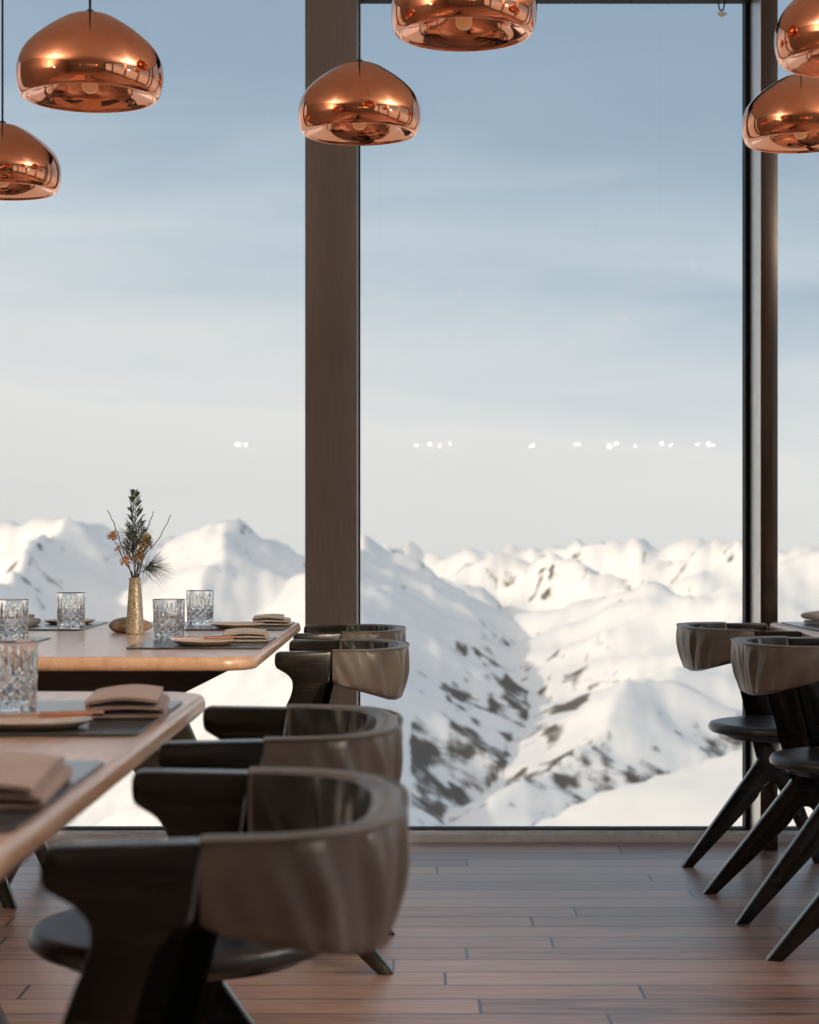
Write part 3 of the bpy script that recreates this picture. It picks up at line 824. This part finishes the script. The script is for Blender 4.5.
# small hanger under the head rail
hk = at(722.5, 12, 6.17)
r = thing('hanging_clip', 'tiny metal diamond clip on a black loop under the window head rail', 'clip', (hk.x, 6.19, 2.742))
bm = bmesh.new(); tube(bm, catmull([(-.0085,0,0), (-.0095,0,-.014), (-.006,0,-.030), (0,0,-.034), (.006,0,-.030), (.0095,0,-.014), (.0085,0,0)], 5), .0024, 8); obj('loop', bm, 'black_cord', r)
bm = bmesh.new()
o = [(-.018,-.046), (0,-.035), (.018,-.046), (0,-.058)]
obj('diamond', slab(o, .008, lambda a, b, c: Vector((a, c, b)), .001), 'steel_light', r, smooth=False)

# ================================================================= WALL LAMPS behind the viewer (seen as sparks in the glass)
YL = YB - .06
r = thing('light_string', 'row of tiny lit bulbs, reflected as white sparks in the middle window', 'lights', (0, YL, 1.85))
Dv = 2*6.266 - YL
bm = bmesh.new(); pts = []
xsn = [238, 246, 417, 430, 440, 450, 532, 575, 578, 609, 616, 635, 661, 671, 697, 708, 712]
for i, p in enumerate(xsn): pts.append(((p-CX)*Dv/FX, 0, .03))
tube(bm, [(pts[0][0]-.3, 0, .03)] + pts + [(pts[-1][0]+.3, 0, .03)], .004, 6); obj('cable', bm, 'black_cord', r)
for i, p in enumerate(pts):
    bm = bmesh.new(); bmesh.ops.create_icosphere(bm, subdivisions=2, radius=.013 if i % 3 else .018, matrix=Matrix.Translation((p[0], .02, -.01 + .012*math.sin(i*2.7))))
    obj('bulb', bm, 'lit', r)
# ================================================================= MOUNTAINS
def terrain():
    rs = np.random.RandomState(5)
    na, nr = 420, 330
    ta = np.linspace(-.42, .42, na)
    rr = np.concatenate([np.geomspace(110, 16500, nr)])
    A, R = np.meshgrid(ta, rr)
    X = A*R; Y = R.copy()
    perm = rs.permutation(512); grad = rs.uniform(0, 2*PI, 512)
    def perlin(x, y):
        xi = np.floor(x).astype(int); yi = np.floor(y).astype(int); xf = x-xi; yf = y-yi
        def g(ix, iy, dx, dy):
            h = grad[perm[(perm[ix % 512] + iy) % 512]]; return np.cos(h)*dx + np.sin(h)*dy
        u = xf*xf*xf*(xf*(xf*6-15)+10); v = yf*yf*yf*(yf*(yf*6-15)+10)
        a = g(xi, yi, xf, yf); b = g(xi+1, yi, xf-1, yf); c = g(xi, yi+1, xf, yf-1); d = g(xi+1, yi+1, xf-1, yf-1)
        return (a*(1-u)+b*u)*(1-v) + (c*(1-u)+d*u)*v
    def fbm(x, y, f, octv, ridged=False):
        s = 0; amp = 1; tot = 0
        for k in range(octv):
            n = perlin(x*f + 17.3*k, y*f - 9.1*k)
            s = s + amp*((1-2.2*np.abs(n)) if ridged else n*1.6); tot += amp; amp *= .5; f *= 2.03
        return s/tot
    # warp so that ridges wander
    wx = X + 260*fbm(X, Y, 1/1600, 3); wy = Y + 260*fbm(X+5000, Y-3000, 1/1600, 3)
    Z = -0.19*R - 60 - 200*np.clip(R/4000, 0, 1)
    Z = np.maximum(Z, -1500)
    ridges = [
      # far range on the skyline
      ([(-300,556,13.5), (-100,560,13.8), (60,556,13), (170,550,13.6), (300,560,13), (362,556,14), (430,553,14.5), (480,558,14), (520,552,14.5), (560,556,14), (620,551,13.5), (690,547,13.6), (745,548,13), (800,545,13), (900,552,13), (1100,548,13)], .42, 1.0),
      ([(355,566,9.6), (400,560,9.5), (436,568,9.8), (470,577,10), (520,566,10.2), (552,561,10), (600,571,9.6), (660,560,9.3), (720,556,9), (770,549,8.6), (830,553,8.5), (1000,545,8.5)], .48, 1.0),
      # left peaks
      ([(-250,552,6.5), (-60,545,6.3), (0,541,6.2), (28,531,6.1), (72,521,6.0), (100,532,6.1), (140,547,6.3), (175,538,6.2), (208,530,6.1), (245,547,6.2), (300,562,6.4), (340,560,6.2), (365,554,6.0), (392,570,6.1)], .55, 1.0),
      ([(72,521,6.0), (50,560,5.2), (20,590,4.6), (-60,640,4.0)], .62, .8),
      ([(208,530,6.1), (235,575,5.2), (225,640,4.4), (170,720,3.4)], .55, .8),
      # central left massif: smooth shaded flank running down to the right
      ([(365,554,6.0), (345,585,4.6), (330,640,3.5), (300,720,2.6), (270,800,2.0)], .52, .35),
      ([(365,554,6.0), (410,580,6.3), (450,600,6.6), (500,618,7.0), (566,630,7.4)], .55, .35),
      # right massif facing the sun
      ([(900,540,5.2), (800,556,4.9), (745,576,4.7), (690,588,4.6), (640,592,4.9), (600,600,5.6)], .42, .7),
      ([(745,576,4.7), (690,640,3.9), (660,690,3.35), (600,740,2.9), (520,790,2.5)], .40, .6),
    ]
    for pts, slope, nz in ridges:
        P = [at(a, b, d*1000) for a, b, d in pts]
        best = np.full(X.shape, -1e9)
        for p, q in zip(P[:-1], P[1:]):
            dx, dy = q.x-p.x, q.y-p.y; L2 = dx*dx+dy*dy
            px = X + (wx-X)*nz; py = Y + (wy-Y)*nz
            t = np.clip(((px-p.x)*dx + (py-p.y)*dy)/L2, 0, 1)
            D = np.hypot(px-(p.x+t*dx), py-(p.y+t*dy))
            best = np.maximum(best, p.z + (q.z-p.z)*t - slope*D)
        Z = np.maximum(Z, best)
    amp = np.clip(R/6000, .12, 1.7)
    rd = fbm(X, Y, 1/1500, 6, True)
    r2 = fbm(X+900, Y+300, 1/420, 5, True)
    Z = Z + 190*amp*(rd-.62) + 75*amp*(r2-.55)
    # near slope of snow below the house, smooth, lower right
    N0 = [at(440, 880, 330), at(520, 831, 330), at(600, 800, 345), at(680, 772, 360), at(745, 748, 375), at(830, 715, 390), at(1100, 640, 420)]
    a = np.array([p.x/p.y for p in N0]); e = np.array([(p.z-EYE)/p.y for p in N0])
    el = np.interp(A, a, e, left=-.24, right=.0) + .006
    crest = np.interp(A, a, np.array([p.y for p in N0]))
    near = el*crest - .42*np.clip(R-crest, 0, None) - .10*np.clip(crest-R, 0, None) + 2.2*fbm(X, Y, 1/45, 4)*np.clip(R/200, 0, 1)
    near = np.where(A < a[0]-.02, -1e9, near)
    Z = np.where(R < 700, np.maximum(np.where(R < 500, -0.23*R-20, Z), near), Z)
    # rockiness: steep ground and a wooded, craggy belt low on the right massif
    gy, gx = np.gradient(Z); dX = np.gradient(X, axis=1); dR = np.gradient(R, axis=0)
    steep = np.hypot(gx/np.maximum(dX, 1), gy/np.maximum(dR, 1))
    rock = np.clip((steep-.60)*.60, -.2, .30)
    belt = np.exp(-((Z+350+60*fbm(X, Y, 1/500, 3))/95)**2)*(R > 1500)*(R < 5200)*(A > .0)
    rock = rock + .37*belt - .04 + .05*np.clip((R-4500)/2000, 0, 1)
    rock = np.where(R < 700, -.5, rock)
    v = np.stack([X, Y, Z], -1).reshape(-1, 3)
    idx = np.arange(na*nr).reshape(nr, na)
    f = np.stack([idx[:-1,:-1], idx[:-1,1:], idx[1:,1:], idx[1:,:-1]], -1).reshape(-1, 4)
    me = bpy.data.meshes.new('mountains'); me.from_pydata(v.tolist(), [], f.tolist()); me.update()
    at_ = me.attributes.new('rock', 'FLOAT', 'POINT'); at_.data.foreach_set('value', rock.reshape(-1).astype(np.float32))
    me.polygons.foreach_set('use_smooth', [True]*len(me.polygons))
    me.materials.append(M['snow'])
    o = bpy.data.objects.new('mountains', me); C.objects.link(o)
    o['kind'] = 'structure'; return tag(o, 'snow covered mountain range seen through the windows', 'mountains')
terrain()

# ================================================================= SKY AND SUN
w = bpy.data.worlds.new('sky'); S.world = w; w.use_nodes = True; nt = w.node_tree; nt.nodes.clear()
out = node(nt, 'ShaderNodeOutputWorld'); bg = node(nt, 'ShaderNodeBackground'); nt.links.new(bg.outputs[0], out.inputs[0])
tc = node(nt, 'ShaderNodeTexCoord'); sep = node(nt, 'ShaderNodeSeparateXYZ'); nt.links.new(tc.outputs['Generated'], sep.inputs[0])
cl = node(nt, 'ShaderNodeMapping'); cl.inputs['Scale'].default_value = (2.2, 2.2, 11); cl.inputs['Location'].default_value = (.4, .1, .3)
cl.inputs['Rotation'].default_value = (0, .10, 0)
nt.links.new(tc.outputs['Generated'], cl.inputs['Vector'])
n1 = noise(nt, cl.outputs['Vector'], 2.0, 5, .5, .4)
ofs = node(nt, 'ShaderNodeMath', operation='MULTIPLY_ADD'); ofs.inputs[1].default_value = .13; ofs.inputs[2].default_value = -.065
nt.links.new(n1.outputs['Fac'], ofs.inputs[0])
xs_ = node(nt, 'ShaderNodeMath', operation='MULTIPLY_ADD'); xs_.inputs[1].default_value = .16
nt.links.new(sep.outputs['X'], xs_.inputs[0]); nt.links.new(sep.outputs['Z'], xs_.inputs[2])
el = node(nt, 'ShaderNodeMath', operation='ADD'); nt.links.new(xs_.outputs[0], el.inputs[0]); nt.links.new(ofs.outputs[0], el.inputs[1])
mr = node(nt, 'ShaderNodeMapRange'); mr.inputs['From Min'].default_value = -.1; mr.inputs['From Max'].default_value = .4
nt.links.new(el.outputs[0], mr.inputs['Value'])
sky = ramp(nt, mr.outputs['Result'], [(0.0, (.62,.60,.57)), (.20, (.76,.76,.745)), (.33, (.80,.80,.795)), (.41, (.68,.725,.76)), (.50, (.525,.62,.70)), (.62, (.355,.465,.58)), (.76, (.305,.41,.53)), (1.0, (.36,.46,.58))])
SUN_AZ, SUN_EL = math.radians(-140), math.radians(14.5)
vd = node(nt, 'ShaderNodeVectorMath', operation='DOT_PRODUCT'); nt.links.new(tc.outputs['Generated'], vd.inputs[0])
vd.inputs[1].default_value = (math.sin(SUN_AZ)*math.cos(SUN_EL), math.cos(SUN_AZ)*math.cos(SUN_EL), math.sin(SUN_EL))
mx0 = node(nt, 'ShaderNodeMath', operation='MAXIMUM'); mx0.inputs[1].default_value = 0; nt.links.new(vd.outputs['Value'], mx0.inputs[0])
pw = node(nt, 'ShaderNodeMath', operation='POWER'); pw.inputs[1].default_value = 3; nt.links.new(mx0.outputs[0], pw.inputs[0])
gl = node(nt, 'ShaderNodeMix', data_type='RGBA', blend_type='ADD'); gl.inputs['B'].default_value = (1.9, 1.35, .85, 1)
nt.links.new(pw.outputs[0], gl.inputs['Factor']); nt.links.new(sky, gl.inputs['A']); sky = gl.outputs['Result']
nt.links.new(sky, bg.inputs['Color']); bg.inputs['Strength'].default_value = 1.0
def sun_dir(az, elv):   # direction the light comes from
    return Vector((math.sin(az)*math.cos(elv), math.cos(az)*math.cos(elv), math.sin(elv)))
sl = bpy.data.lights.new('sun', 'SUN'); sl.energy = 2.5; sl.angle = math.radians(.9); sl.color = (1, .86, .68)
so = bpy.data.objects.new('sun', sl); C.objects.link(so)
d = sun_dir(math.radians(-140), math.radians(14.5))
so.rotation_euler = d.to_track_quat('Z', 'Y').to_euler(); so.location = (-8, -8, 6)

# ================================================================= CAMERA
cam = bpy.data.cameras.new('camera'); co = bpy.data.objects.new('camera', cam); C.objects.link(co); S.camera = co
co.location = (0, 0, EYE); co.rotation_euler = (PI/2, 0, 0)
cam.sensor_fit = 'HORIZONTAL'; cam.sensor_width = 36; cam.lens = 36*FX/819
W_, H_ = 819, 1024
cam.shift_y = (HY - H_/2)/max(W_, H_) if cam.sensor_fit == 'AUTO' else (HY - H_/2)/W_
cam.shift_x = 0
cam.clip_start = .05; cam.clip_end = 40000
cam.dof.use_dof = True; cam.dof.focus_distance = 4.75; cam.dof.aperture_fstop = 8.2; cam.dof.aperture_blades = 9
S.view_settings.view_transform = 'Standard'; S.view_settings.look = 'None'; S.view_settings.gamma = 1; S.view_settings.exposure = 0
S.view_settings.use_curve_mapping = False
S.cycles.max_bounces = 16; S.cycles.transparent_max_bounces = 24; S.cycles.transmission_bounces = 14; S.cycles.glossy_bounces = 8
S.cycles.sample_clamp_indirect = 8
